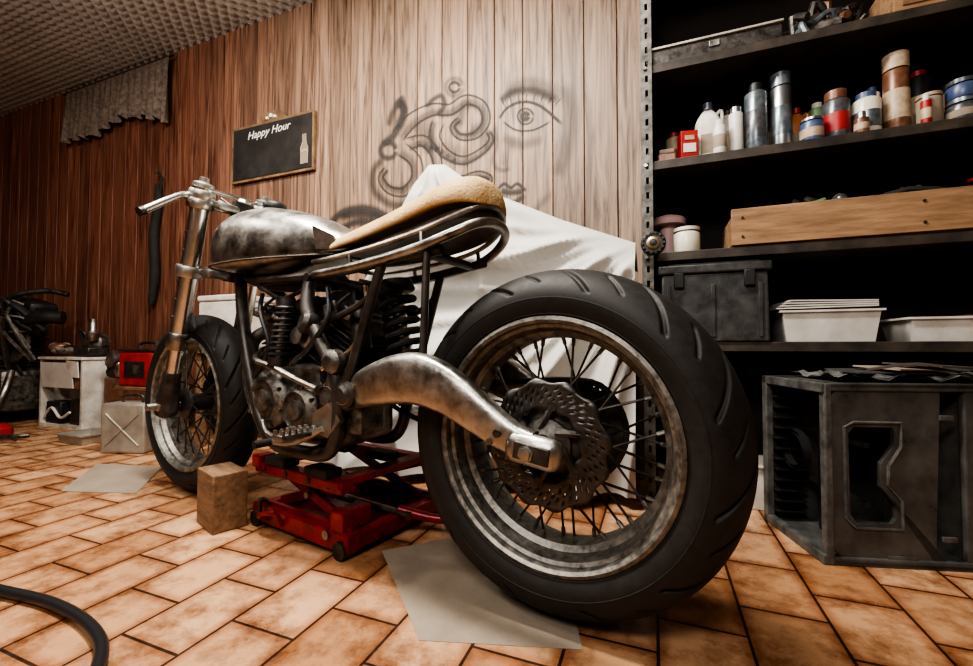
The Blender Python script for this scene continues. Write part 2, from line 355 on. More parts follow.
# ------------------------------------------------------------------ motorcycle
WB=1.297
def c2w(a,b_): return (cT*a-sT*b_, sT*a+cT*b_)
RX,RY=c2w(.150,.873)
bike=empty('motorcycle',(RX,RY,.001),0)
fx,fy=c2w(-1.182,.689); bike.rotation_euler=(0,0,math.atan2(fy,fx)); bike.scale=(1.055,)*3
def tyre(name,cx,rout,W,rb,cz,N=24):
    rc=rb+(rout-rb)*.36; Hc=rout-rc
    al=np.radians(np.linspace(-90,90,81))
    q=np.linspace(0,1,6)[:-1]
    left=[(-(W*(.80+.20*math.sin(t*pi/2))), rb+(rc-rb)*t) for t in q]
    mid=[(W*math.sin(a),rc+Hc*math.cos(a)) for a in al]
    right=[(-h_,r_) for h_,r_ in left[::-1]]
    A=[None]*len(left)+list(np.degrees(al))+[None]*len(right)
    prof=left+mid+right; n=960; vs=[];K=len(prof)
    for i in range(n):
        ph=2*pi*i/n; c_,s_=math.cos(ph),math.sin(ph)
        for (h_,r_),a in zip(prof,A):
            d=0
            if a is not None:
                aa=abs(a); side=.5 if a>0 else 0
                if 7<aa<74:
                    g=(N*ph/(2*pi)+side-1.5*(aa/74)**.8)%2
                    w=.20
                    if g<w: d=.0065*min(1,min(g,w-g)/.05)*min(1,(aa-7)/3,(74-aa)/3)
                    if 26<aa<60:
                        g=(N*ph/(2*pi)+side+1.0-1.5*(aa/74)**.8)%2
                        if g<.15: d=max(d,.005*min(1,min(g,.15-g)/.05)*min(1,(aa-26)/3,(60-aa)/3))
            elif h_ and abs(r_-rb)<.03: d=0
            sx=h_*(1-d/W); rr=r_-d*(math.cos(math.radians(a)) if a is not None else 0)
            vs.append((cx+rr*c_,sx,cz+rr*s_))
    fs=[(i*K+j,((i+1)%n)*K+j,((i+1)%n)*K+j+1,i*K+j+1) for i in range(n) for j in range(K-1)]
    me=bpy.data.meshes.new(name); me.from_pydata(vs,[],fs); me.materials.append(M['rubber']); me.polygons.foreach_set('use_smooth',[True]*len(fs))
    o=bpy.data.objects.new(name,me); o.parent=bike; COL.objects.link(o)
    b=B(name+'_sidewall_ridges',bike)
    for sg in (-1,1):
        for rr,hh in ((rb+.012,W*.885),(rc+.004,W*.985)):
            b.tube([(cx+rr*math.cos(2*pi*j/96),sg*hh,cz+rr*math.sin(2*pi*j/96)) for j in range(96)],.0022,'rubber',6,closed=True)
    b.done()
def wheel(tag,cx,cz,rout,W,rb,nsp=36,hubr=.045,hubw=.055):
    tyre(tag+'_tyre',cx,rout,W,rb,cz)
    b=B(tag+'_rim',bike); wr=W*.84
    P=[(rb+.006,-wr),(rb+.008,-wr-.004),(rb+.001,-wr-.008),(rb-.004,-wr-.003),(rb-.006,-wr+.010),(rb-.012,-wr+.014),(rb-.018,-wr*.45),(rb-.028,-wr*.35),(rb-.030,0)]
    P=P+[(r,-h) for r,h in P[::-1][1:]]
    P+= [(rb-.006,wr*.5),(rb-.006,-wr*.5)]
    o_=V(cx,0,cz); R=[]
    for (r,h) in P: R.append([o_+V(r*math.cos(2*pi*j/96),h,r*math.sin(2*pi*j/96)) for j in range(96)])
    b.rings(R,'rim',cap=False,closed=True)
    b.done(ang=30)
    b=B(tag+'_spokes',bike)
    for i in range(nsp):
        a=2*pi*i/nsp; side=1 if i%2 else -1; sw=1 if (i//2)%2 else -1
        a2=a+sw*.42
        p0=V(cx+hubr*1.15*math.cos(a2),side*hubw*.85,cz+hubr*1.15*math.sin(a2)); p1=V(cx+(rb-.027)*math.cos(a),side*.012,cz+(rb-.027)*math.sin(a))
        b.cyl(p0,p1,.0024,'darkmetal',n=6); d=(p1-p0).normalized(); b.cyl(p1-d*.016,p1+d*.004,.0042,'rim',n=6)
    b.done()
    b=B(tag+'_hub',bike)
    b.lathe((cx,-hubw,cz),(0,1,0),[(.02,-.012),(hubr*.7,-.01),(hubr*1.25,0),(hubr*1.25,.008),(hubr*.8,.02),(hubr*.72,hubw),(hubr*.8,2*hubw-.02),(hubr*1.25,2*hubw-.008),(hubr*1.25,2*hubw),(hubr*.7,2*hubw+.01),(.02,2*hubw+.012)],'darkmetal',32)
    b.cyl((cx,-.155,cz),(cx,.155,cz),.011,'steel',n=14); b.done()
wheel('rear',0,.318,.318,.086,.218,40,.055,.058)
wheel('front',WB,.298,.298,.058,.215,36,.04,.05)
def brake(name,cx,cz,y,R,r0,th=.005,petals=12):
    b=B(name,bike); n=144; rad=[r0,r0+(R-r0)*.14,r0+(R-r0)*.28,r0+(R-r0)*.42,r0+(R-r0)*.56,r0+(R-r0)*.70,r0+(R-r0)*.84,R]
    i_=b.mi('disc'); Vv=[]
    for k,r in enumerate(rad):
        row=[]
        for j in range(n):
            a=2*pi*j/n; rr=r
            if k==len(rad)-1: rr=r*(1+.035*math.cos(petals*a))
            if k==0: rr=r*(1-.06*math.cos(petals*a+1))
            tw=.35*(r-r0)/(R-r0); row.append(b.bm.verts.new((cx+rr*math.cos(a+tw),y,cz+rr*math.sin(a+tw))))
        Vv.append(row)
    for k in range(len(rad)-1):
        for j in range(n):
            jj=j%12
            if k in(2,4) and jj in (1,7): continue
            if k in(3,5) and jj in (4,10): continue
            b.face([Vv[k][j],Vv[k][(j+1)%n],Vv[k+1][(j+1)%n],Vv[k+1][j]],i_)
    b.done(solid=th)
    b=B(name+'_carrier',bike)
    for j in range(6):
        a=2*pi*j/6+.2; p0=V(cx+.03*math.cos(a),y-.004,cz+.03*math.sin(a)); p1=V(cx+(r0+.006)*math.cos(a+.5),y-.004,cz+(r0+.006)*math.sin(a+.5))
        b.tube([p0,(p0+p1)/2+V(0,0,0),p1],[.014,.008,.009],'darkmetal',8); b.cyl(p1-V(0,.006,0),p1+V(0,.008,0),.009,'darkmetal',n=10)
    b.lathe((cx,y-.02,cz),(0,1,0),[(.045,0),(.045,.02),(.03,.026),(.02,.034)],'darkmetal',24); b.done()
brake('rear_brake_disc',0,.318,.076,.112,.062)
brake('front_brake_disc',WB,.298,-.075,.13,.085)
b=B('rear_sprocket',bike)
pl=[]
for j in range(84):
    a=2*pi*j/84; r=.10 if j%2 else .093; pl.append((r*math.cos(a),-.10,.318+r*math.sin(a)))
b.prism(pl,'darkmetal',(0,.006,0))
b.tube(cat([(0,-.097,.418),(.25,-.097,.40),(.48,-.097,.385),(.52,-.097,.35),(.48,-.097,.315),(.25,-.097,.26),(0,-.097,.218),(-.071,-.097,.247),(-.1,-.097,.318),(-.071,-.097,.389)],4,True),.007,'darkmetal',6,closed=True)
b.done()
# swingarm (unwarped bike coordinates)
def swing(sgn,nm):
    b=B(nm,bike)
    sec=[(.45,.383,.034,.030,.085),(.40,.400,.042,.034,.10),(.345,.414,.047,.033,.112),(.29,.425,.050,.030,.122),(.235,.426,.050,.027,.128),(.175,.409,.044,.025,.131),(.115,.378,.036,.023,.132),(.065,.349,.030,.021,.132),(.03,.334,.026,.020,.132),(.0,.326,.025,.019,.132)]
    sec=cat(sec,4); R=[]
    for i,(x,z,hh,hw,y) in enumerate(sec):
        a=sec[max(i-1,0)]; c=sec[min(i+1,len(sec)-1)]; tx_,tz_=c[0]-a[0],c[1]-a[1]; l=math.hypot(tx_,tz_); nx_,nz_=-tz_/l,tx_/l
        if nz_<0: nx_,nz_=-nx_,-nz_
        ring=[]
        for j in range(24):
            q=2*pi*j/24; cc,ss=math.cos(q),math.sin(q); pw=2/3.2
            yy=hw*math.copysign(abs(cc)**pw,cc); hv=hh*math.copysign(abs(ss)**pw,ss)
            ring.append(V(x+nx_*hv,sgn*(y+yy),z+nz_*hv))
        R.append(ring)
    b.rings(R,'alu')
    b.box((-.004,sgn*.139,.321),(.098,.036,.054),'alu',rot=(0,math.radians(-8),0),bev=.017)
    b.box((-.008,sgn*.157,.320),(.062,.006,.028),'darkmetal',rot=(0,math.radians(-8),0),bev=.002)
    b.lathe((0,sgn*.157,.320),(0,sgn,0),[(.014,0),(.014,.005),(.011,.006),(.011,.011),(.006,.012)],'steel',6)
    b.cyl((.055,sgn*.15,.345),(.055,sgn*.157,.345),.007,'darkmetal',n=10); b.cyl((.070,sgn*.15,.33),(.070,sgn*.157,.33),.006,'steel',n=6)
    b.done(ang=50)
swing(1,'swingarm_near'); swing(-1,'swingarm_far')
b=B('swingarm_pivot',bike); b.cyl((.455,-.13,.385),(.455,.13,.385),.024,'alu'); b.lathe((.455,.125,.385),(0,1,0),[(.034,-.01),(.034,.0),(.02,.006),(.014,.012)],'darkmetal',16)
b.box((.385,0,.42),(.05,.20,.05),'alu',bev=.01); b.done()
# fork
fk=empty('front_fork',(0,0,0)); fk.parent=bike
ax=V(WB,0,.298); fd=V(-.195,0,.67)
def fp(f,y=0): return ax+fd*f+V(0,y,0)
for sg in (1,-1):
    b=B('fork_leg',fk); y=.098*sg
    b.cyl(fp(.30,y),fp(1.0,y),.0265,'chrome',n=24); b.lathe(fp(.30,y),fd,[(.0265,-.02),(.030,-.015),(.030,.03),(.0265,.035)],'steel',24)
    b.cyl(fp(.08,y),fp(.31,y),.020,'chrome',n=20)
    b.lathe(fp(-.04,y),fd,[(.018,-.01),(.03,0),(.032,.05),(.028,.09),(.024,.12),(.026,.13),(.022,.14)],'darkmetal',20)
    b.box(fp(.0,y),(.07,.04,.06),'darkmetal',bev=.01)
    b.lathe(fp(1.0,y),fd,[(.0265,0),(.029,.002),(.029,.012),(.022,.016),(.014,.018),(.014,.03),(.008,.032)],'alu',20)
    b.lathe(fp(.0,y+.02*sg),(0,sg,0),[(.02,0),(.02,.008),(.012,.012)],'steel',6)
    for f_ in (.42,.5,.58,.72,.8): b.cyl(fp(f_,y)+V(.0,.024*sg,0),fp(f_,y)+V(0,.030*sg,0),.004,'darkmetal',n=8)
    b.done()
b=B('triple_clamps',fk)
for f,hh in ((.93,.028),(.63,.034)):
    for sg in (1,-1):
        b.lathe(fp(f,.098*sg)-fd.normalized()*hh/2,fd,[(.036,0),(.038,.004),(.038,hh-.004),(.036,hh)],'alu',24)
        b.cyl(fp(f,.098*sg)+V(.035,-.012*sg,0),fp(f,.098*sg)+V(.035,.02*sg,0),.006,'darkmetal',n=8)
    rot=(0,math.atan2(fd.x,fd.z),0)
    b.box(fp(f)-V(.035,0,0),(.075,.16,hh*.8),'alu',rot=rot,bev=.008)
    b.box(fp(f),(.045,.19,hh*.7),'alu',rot=rot,bev=.006)
b.cyl(fp(.60)-V(.05,0,0),fp(.96)-V(.05,0,0),.03,'frame',n=24); b.lathe(fp(.95)-V(.05,0,0),fd,[(.02,0),(.02,.012),(.012,.02)],'steel',6)
b.done()
b=B('handlebars',fk)
for sg in (1,-1):
    c=fp(.965,.098*sg); b.lathe(c-fd.normalized()*.012,fd,[(.033,0),(.035,.003),(.035,.026),(.033,.029)],'alu',20)
    e=V(1.085,.262*sg,.850); b.tube([c+V(.02,0,.0),c+V(.01,.05*sg,-.010),e],.011,'chrome',14,k=5); d=(e-c).normalized()
    b.cyl(e-d*.010,e+d*.004,.013,'darkmetal',n=14)
b.tube([fp(1.0,.07)+V(.02,0,.005),fp(1.0,0)+V(.03,0,.01),fp(1.0,-.07)+V(.02,0,.005)],.008,'chrome',12,k=5)
b.tube([fp(.96,.06)+V(-.03,0,0),V(1.05,.0,.905),V(1.0,-.1,.895),V(.96,-.14,.875)],.009,'chrome',10,k=5)
b.done()
# tank
def loftx(b,sec,m,n=40,k=5,pt=2.4,pb=5,tilt=0):
    R=[]
    for (x,w,zb,zt) in cat(sec,k):
        zc=zb+(zt-zb)*.35; ring=[]
        for j in range(n):
            q=2*pi*j/n; cc,ss=math.cos(q),math.sin(q); p=pt if ss>0 else pb
            ring.append(V(x,w*math.copysign(abs(cc)**(2/p),cc),zc+((zt-zc) if ss>0 else (zc-zb))*math.copysign(abs(ss)**(2/p),ss)))
        R.append(ring)
    b.rings(R,m)
b=B('fuel_tank',bike)
loftx(b,[(.57,.045,.765,.785),(.585,.06,.757,.805),(.64,.078,.75,.84),(.73,.105,.742,.885),(.83,.13,.735,.918),(.93,.142,.732,.938),(1.02,.142,.735,.94),(1.08,.132,.742,.925),(1.12,.11,.755,.90),(1.138,.075,.775,.87),(1.145,.03,.80,.84)],'steel')
b.lathe((.98,0,.93),(0,0,1),[(.045,0),(.045,.012),(.034,.018)],'steel',24)
b.lathe((.98,0,.945),(0,0,1),[(.030,0),(.033,.004),(.033,.022),(.026,.028),(.01,.03)],'black',24)
sm=[]
for (x,w) in cat([(.60,.07),(.73,.109),(.83,.133),(.93,.145),(1.02,.144),(1.08,.134),(1.125,.10),(1.14,.04)],5): sm.append((x,w,.752))
b.tube(sm+[(x,-y,z) for x,y,z in sm[::-1]],.0035,'darkmetal',6,closed=True)
b.prism([(.66,.088,.83),(.60,.074,.80),(.585,.066,.765),(.65,.086,.765)],'pan',(0,.006,0))
b.done(ang=60,warp=True)
# seat
b=B('seat',bike)
def seatsec(sec,m,n=36,k=5,cr=.045):
    R=[]
    for (x,w,zc,th) in cat(sec,k):
        ring=[]
        for j in range(n):
            q=2*pi*j/n; cc,ss=math.cos(q),math.sin(q)
            yy=w*math.copysign(abs(cc)**.55,cc); crown=cr*(1-abs(yy/w)**2.4)*(w/.12)
            ring.append(V(x,yy,zc+crown+th*math.copysign(abs(ss)**.8,ss)))
        R.append(ring)
    b.rings(R,m)
seatsec([(.64,.035,.735,.005),(.61,.06,.730,.010),(.54,.085,.727,.014),(.45,.10,.733,.017),(.36,.108,.746,.019),(.28,.112,.762,.022),(.22,.108,.777,.025),(.175,.09,.785,.027),(.148,.06,.785,.024),(.136,.02,.785,.010)],'foam')
seatsec([(.60,.055,.708,.006),(.5,.085,.703,.008),(.38,.098,.712,.010),(.28,.102,.726,.012),(.21,.095,.742,.014),(.17,.075,.752,.016),(.152,.04,.754,.012),(.145,.015,.754,.006)],'pan',cr=.03)
b.done(ang=60)
b=B('seat_rail',bike)
near=[(.62,.075,.668),(.57,.104,.660),(.45,.113,.664),(.34,.116,.674),(.25,.110,.690),(.19,.092,.712),(.15,.058,.735),(.138,0,.745)]
b.tube(near+[(x,-y,z) for x,y,z in near[::-1][1:]],.0105,'steel',12,k=5)
n2=[(x+.003,y*.99,z+.032) for x,y,z in near]
b.tube(n2+[(x,-y,z) for x,y,z in n2[::-1][1:]],.006,'alu',8,k=5)
for i in (2,4):
    for sg in (1,-1): b.cyl((near[i][0],near[i][1]*sg,near[i][2]),(n2[i][0],n2[i][1]*sg,n2[i][2]),.005,'steel',n=8)
b.done()
# frame
b=B('frame',bike)
b.tube([(1.19,0,.85),(1.08,0,.735),(.9,0,.70),(.66,0,.69)],.024,'frame',14,k=5)
for sg in (1,-1):
    b.tube([(1.17,0,.80),(1.07,.05*sg,.715),(.99,.085*sg,.60),(.93,.10*sg,.47),(.86,.105*sg,.31),(.79,.105*sg,.245),(.66,.105*sg,.235),(.56,.11*sg,.25),(.525,.115*sg,.33),(.53,.118*sg,.43),(.59,.118*sg,.52),(.65,.112*sg,.60),(.67,.09*sg,.69)],.0165,'frame',12,k=6)
    b.tube([(1.08,.03*sg,.735),(.95,.075*sg,.705),(.8,.095*sg,.695),(.66,.095*sg,.693)],.013,'frame',10,k=5)
    b.tube([(.68,.09*sg,.69),(.45,.100*sg,.70),(.24,.085*sg,.72)],.0115,'frame',10,k=5)
    b.tube([(.396,.105*sg,.70),(.50,.118*sg,.40)],.0115,'frame',10)
    b.tube([(.62,.10*sg,.56),(.44,.105*sg,.62),(.40,.105*sg,.69)],.009,'frame',8,k=4)
    b.prism([(.56,.10*sg,.47),(.47,.10*sg,.44),(.46,.10*sg,.37),(.54,.10*sg,.33),(.58,.10*sg,.40)],'engine',(0,.014*sg,0))
    b.prism([(.96,.09*sg,.56),(.90,.09*sg,.50),(.88,.09*sg,.44),(.93,.09*sg,.42)],'frame',(0,.008*sg,0))
b.tube([(.268,.10,.72),(.268,.112,.46)],.0085,'frame',10)
for x,z in ((.66,.235),(.86,.31),(.66,.69),(.28,.715)): b.cyl((x,-.11 if x>.3 else -.09,z),(x,.11 if x>.3 else .09,z),.011,'frame',n=10)
b.done(warp=True)
# engine
b=B('engine',bike)
b.box((.70,0,.33),(.33,.17,.15),'engine',bev=.025); b.box((.76,0,.42),(.22,.15,.08),'engine',bev=.015); b.box((.70,0,.258),(.22,.13,.035),'engine',bev=.012,rot=(0,0,0))
for (x,z,r,d,mm) in ((.83,.355,.082,.045,'engine'),(.68,.34,.068,.05,'engine'),(.575,.375,.045,.04,'engine')):
    for sg in (1,-1):
        b.lathe((x,.075*sg,z),(0,sg,0),[(r*1.05,0),(r*1.05,d*.5),(r*.95,d*.75),(r*.70,d),(r*.66,d*.86),(r*.4,d*.86),(r*.36,d*1.05),(.004,d*1.1)],mm,32)
        for q in range(8):
            a=2*pi*q/8+.3; c=V(x+r*.9*math.cos(a),(.075+d*.6)*sg,z+r*.9*math.sin(a)); b.cyl(c,c+V(0,.014*sg,0),.0055,'steel',n=6)
def cylinder(base,d,nf,w0):
    d=Vector(d).normalized(); ang=math.atan2(d.x,d.z)
    base=Vector(base)
    b.cyl(base,base+d*.20,.048,'engine',n=20)
    for i in range(nf):
        c=base+d*(.02+.0135*i); w=w0*(1+.08*math.sin(i*.5)); b.box(c,(w,w*1.05,.0045),'darkmetal' if i%4 else 'engine',rot=(0,ang,0),bev=.0015)
    top=base+d*(.02+.0135*nf+.014); b.box(top,(w0*.85,w0*.95,.05),'engine',rot=(0,ang,0),bev=.012)
    for sx in(-1,1):
        for sy in (-1,1):
            c=top+V(math.cos(ang)*.04*sx,.05*sy,-math.sin(ang)*.04*sx); b.cyl(c,c+d*.034,.007,'steel',n=6)
    b.cyl(top+V(0,.06,0),top+V(0,.085,.01),.009,'white',n=10); b.tube([top+V(0,.085,.01),top+V(-.01,.11,.03),top+V(-.03,.09,.06)],.0045,'black',8,k=5)
cylinder((.80,0,.44),(.32,0,1),9,.15); cylinder((.63,0,.43),(-.55,0,1),10,.155)
b.box((.72,0,.60),(.16,.11,.09),'darkmetal',bev=.015); b.box((.58,0,.62),(.10,.13,.07),'black',bev=.01)
for sg in (1,-1):
    b.lathe((.70,.05*sg,.53),(0,sg,.1),[(.03,0),(.034,.01),(.034,.03),(.024,.04),(.024,.06),(.01,.062)],'alu',18)
    b.lathe((.71,.04*sg,.60),(0,sg*.5,1),[(.022,0),(.03,.01),(.03,.035),(.02,.045)],'engine',18)
    b.lathe((.86,.06*sg,.60),(.3,sg,.1),[(.018,0),(.026,.01),(.026,.03),(.018,.04),(.012,.06)],'engine',16)
b.helix((.745,.108,.615),(.76,.118,.475),.021,.005,9,'black'); b.cyl((.745,.108,.625),(.76,.118,.465),.010,'chrome',n=10); b.cyl((.745,.108,.64),(.745,.108,.612),.023,'darkmetal')
b.cyl((.76,.118,.478),(.763,.119,.455),.023,'darkmetal')
b.tube([(.93,.03,.56),(.98,.06,.52),(.965,.075,.40),(.90,.07,.28),(.80,.05,.225)],.019,'engine',14,k=6)
b.tube([(.93,-.03,.56),(.98,-.06,.50),(.96,-.075,.38),(.90,-.07,.28),(.80,-.05,.225)],.019,'engine',14,k=6)
b.tube([(.90,.08,.66),(.84,.12,.60),(.80,.12,.50),(.85,.13,.42)],.006,'black',8,k=6)
b.tube([(.60,.09,.66),(.56,.12,.58),(.62,.13,.50),(.70,.12,.46)],.007,'black',8,k=6)
b.tube([(.50,.06,.66),(.46,.09,.58),(.50,.10,.50),(.58,.12,.45)],.006,'copper',8,k=6)
b.tube([(.95,.05,.68),(.88,.1,.68),(.78,.1,.64),(.70,.09,.66)],.006,'darkmetal',8,k=6)
b.tube([(.92,.06,.50),(.86,.12,.47),(.76,.13,.45),(.66,.13,.42),(.60,.12,.40)],.008,'steel',8,k=6)
b.tube([(.60,.08,.30),(.66,.14,.27),(.76,.14,.275),(.82,.12,.30)],.007,'steel',8,k=6)
b.lathe((.63,.10,.56),(.2,.6,.2),[(.022,0),(.03,.01),(.03,.03),(.02,.04)],'darkmetal',16)
b.lathe((.53,.115,.47),(0,1,0),[(.03,0),(.03,.02),(.02,.03),(.01,.032)],'engine',16)
b.box((.575,.09,.60),(.05,.03,.04),'engine',bev=.006,rot=(0,.3,0)); b.box((.50,.06,.33),(.07,.08,.08),'engine',bev=.012)
b.done(warp=True)
b=B('rear_shock',bike)
b.cyl((.46,0,.67),(.41,0,.44),.018,'chrome'); b.helix((.455,0,.655),(.415,0,.475),.04,.0085,6.5,'blackmatte',8); b.cyl((.46,0,.675),(.455,0,.65),.046,'darkmetal'); b.cyl((.417,0,.48),(.413,0,.46),.046,'darkmetal')
b.cyl((.53,.05,.62),(.51,.06,.50),.025,'darkmetal'); b.done(warp=True)
b=B('foot_controls',bike)
b.prism([(.60,.118,.34),(.54,.118,.37),(.50,.118,.33),(.545,.118,.285),(.60,.118,.295)],'alu',(0,.012,0))
b.box((.60,.175,.295),(.036,.09,.014),'alu',bev=.004)
for i in range(6):
    for sx in (-1,1): b.box((.60+.014*sx,.138+.015*i,.306),(.008,.007,.012),'alu',bev=.001)
b.tube([(.56,.13,.305),(.64,.15,.27),(.72,.155,.265)],.008,'steel',8,k=4); b.cyl((.72,.15,.265),(.72,.20,.265),.009,'rubber',n=12)
b.tube([(.55,-.12,.305),(.555,-.21,.305)],.012,'alu'); b.done(warp=True)

# ------------------------------------------------------------------ jack
jk=empty('motorcycle_lift_jack',(-.125,.845,0),math.radians(168.14))
b=B('base',jk)
for y in (.085,-.225):
    b.box((.765,y,.038),(.42,.045,.05),'red',bev=.006); b.box((.765,y,.066),(.40,.012,.01),'red')
    for x in (.58,.95): b.cyl((x,y-.03,.022),(x,y+.03,.022),.022,'darkmetal',n=16)
for x in (.57,.955): b.box((x,-.07,.038),(.035,.30,.04),'red',bev=.005)
b.box((.765,-.07,.022),(.36,.27,.008),'red',bev=.002)
b.box((.60,.06,.085),(.05,.09,.05),'red',bev=.004); b.tube([(.90,.10,.07),(.90,.125,.09),(.90,.125,.05),(.90,.11,.045)],.006,'darkmetal',8,k=4)
b.tube([(.89,.11,.03),(.89,.135,.05),(.82,.135,.07),(.82,.11,.03)],.007,'red',8,k=4)
b.cyl((.52,-.07,.06),(.97,-.07,.06),.011,'steel',n=14)
b.tube([(.56,-.07,.07),(.45,-.12,.05),(.33,-.20,.06)],.012,'red',10,k=4)
for x in (.63,.90): b.cyl((x,.115,.05),(x,.10,.05),.012,'steel',n=8)
b.done()
b=B('scissor_arms',jk)
for y in (.06,-.20):
    a=(.60,y,.06); c=(.92,y,.165); b.box(((a[0]+c[0])/2,y,(a[2]+c[2])/2),(.34,.012,.028),'red',rot=(0,-math.atan2(.105,.32),0),bev=.003)
    b.box((.76,y-.014,.1125),(.34,.012,.028),'red',rot=(0,math.atan2(.105,.32),0),bev=.003); b.cyl((.76,y-.03,.1125),(.76,y+.02,.1125),.009,'steel',n=10)
b.done()
b=B('platform',jk)
for y in (.095,-.20): b.box((.76,y,.172),(.38,.04,.03),'red',bev=.004); 
for x in (.60,.92): b.box((x,-.05,.179),(.05,.34,.018),'red',bev=.004)
for y in (.10,-.10):
    for x in (.66,.84): b.box((x,y,.200),(.09,.05,.022),'rubber',bev=.004)
b.box((.93,.10,.19),(.04,.05,.035),'red',bev=.004)
for x in (.62,.70,.80,.90): b.cyl((x,.118,.172),(x,.112,.172),.008,'darkmetal',n=10)
b.done()
b=B('wood_block',None,(-1.180,.905,0),(0,0,math.radians(160)))
b.box((0,0,.08),(.14,.09,.16),'woodblock',bev=.004); b.done()

# ------------------------------------------------------------------ sheet
b=B('draped_dust_sheet')
top=[(-1.34,.50),(-1.22,.76),(-1.08,1.0),(-.95,1.20),(-.875,1.275),(-.80,1.265),(-.68,1.17),(-.55,1.10),(-.32,.985),(-.06,.875)]
tx_=[a for a,_ in top]; tz_=[c for _,c in top]; R=[]
nu=220
def ridge(a,s=3): return (1-abs(math.sin(a)))**s
for v in range(-6,81):
    row=[]
    for u in range(nu+1):
        X=-1.34+1.28*u/nu; zt=float(np.interp(X,tx_,tz_))
        if v<0:
            f=-v/6; z=zt-.05*f**2-.02*f; Y=1.58+.20*f
        else:
            f=v/80; z=zt*(1-f)+.04*f; Y=1.60-.02-.10*(f**.75)
            e=min(1,f*7)
            ang=math.atan2(z-.92,X-.06); dist=math.hypot(z-.92,X-.06)
            Y-=.085*ridge(ang*8+1.5*math.sin(X*3)+.4,1.7)*min(1,dist*1.6)*e
            Y-=.030*ridge(ang*23+2*math.sin(X*5),1.5)*min(1,dist*1.6)*e
            Y-=.065*ridge(X*11+1.2*math.sin(z*4),1.4)*f
            ang2=math.atan2(z-1.32,X+.86); Y-=.07*ridge(ang2*6+.5,1.6)*e*math.exp(-f*1.2)
        row.append(V(X,Y,z))
    R.append(row)
b.rings(R,'cloth',cap=False,closering=False); b.done(ang=120)
b=B('sheet_tensioner_cap',None,(-.002,1.485,.845),(0,0,0))
b.lathe((0,0,0),(0,-1,0),[(.036,0),(.038,.004),(.038,.016),(.030,.022),(.028,.02),(.016,.02),(.012,.028),(.004,.03)],'black',28)
for i in range(14):
    a=2*pi*i/14; b.cyl((.032*math.cos(a),-.018,.032*math.sin(a)),(.032*math.cos(a),-.024,.032*math.sin(a)),.0035,'darkmetal',n=8)
b.lathe((0,-.02,0),(0,-1,0),[(.020,0),(.020,.004),(.013,.008)],'copper',16)
b.cyl((0,.0,0),(0,.06,0),.008,'steel'); b.done()

# ------------------------------------------------------------------ shelving
sh=empty('metal_shelving_unit')
def perf(b,o,u,w,width,length,pitch,hw,hh,m):
    o=Vector(o);u=Vector(u).normalized();w=Vector(w).normalized(); i=b.mi(m); k=int(length/pitch)
    for q in range(k):
        z0=q*pitch; O=[(0,z0),(width,z0),(width,z0+pitch),(0,z0+pitch)]; I=[(width/2-hw/2,z0+pitch/2-hh/2),(width/2+hw/2,z0+pitch/2-hh/2),(width/2+hw/2,z0+pitch/2+hh/2),(width/2-hw/2,z0+pitch/2+hh/2)]
        ov=[b.bm.verts.new(o+u*a+w*c) for a,c in O]; iv=[b.bm.verts.new(o+u*a+w*c) for a,c in I]
        for j in range(4): b.face([ov[j],ov[(j+1)%4],iv[(j+1)%4],iv[j]],i,False)
for n_,(x,y,dx,dy) in enumerate([(-.035,1.545,1,1),(-.035,1.885,1,-1),(1.35,1.545,-1,1),(1.35,1.885,-1,-1)]):
    b=B('post_%d'%(n_+1),sh); perf(b,(x,y,0),(dx,0,0),(0,0,1),.034,2.38,.05,.009,.022,'post'); perf(b,(x,y,0),(0,dy,0),(0,0,1),.034,2.38,.05,.009,.022,'post'); b.done(solid=.003)
b=B('shelves',sh)
ZS=1.127; ZT=1.46
for z in (.515,.815,ZS,ZT,1.88,2.3):
    b.box((.655,1.715,z),(1.37,.325,.03),'shelf',bev=.002)
b.done()
b=B('shade_panel',sh); b.box((.655,1.889,1.2),(1.40,.006,2.36),'back'); b.box((-.024,1.715,1.2),(.004,.29,2.36),'back'); b.done()  # near-black panels added to stand in for the shade inside the shelves
b=B('side_bolts',sh)
for z in (.515,.815,ZS,ZT): b.cyl((-.023,1.55,z),(-.023,1.538,z),.006,'steel',n=6)
b.done()
SZ=ZS+.0155; HS=1.11
def can(name,x,y,r,h,m,cap=None,ch=0,cr=.8,z=None,band=None,n=24):
    if z is None: z=SZ; h*=HS
    b=B(name,None,(x,y,z)); hb=h-ch-r*.25
    b.lathe((0,0,0),(0,0,1),[(r*.96,0),(r,.003),(r,hb),(r*.97,hb+.002),(r*.72,hb+r*.25)],m,n)
    if cap: b.lathe((0,0,hb+r*.25-.001),(0,0,1),[(r*cr,0),(r*cr,ch*.92),(r*cr*.85,ch)],cap,n)
    if band: b.lathe((0,0,hb*.25),(0,0,1),[(r*1.005,0),(r*1.008,.001),(r*1.008,hb*.45),(r*1.005,hb*.451)],band,n,cap=False)
    return b.done()
b=B('sponge_pack',None,(.045,1.63,SZ)); b.box((0,0,.02),(.06,.07,.04),'brown',bev=.006); b.box((.0,0,.048),(.05,.06,.016),'card',bev=.004); b.done()
b=B('red_carton',None,(.112,1.63,SZ),(0,0,.2)); b.box((0,0,.055),(.055,.05,.11),'redp',bev=.002); b.box((0,-.0255,.05),(.04,.002,.03),'white'); b.box((.0,-.0255,.085),(.03,.002,.015),'beige'); b.done()
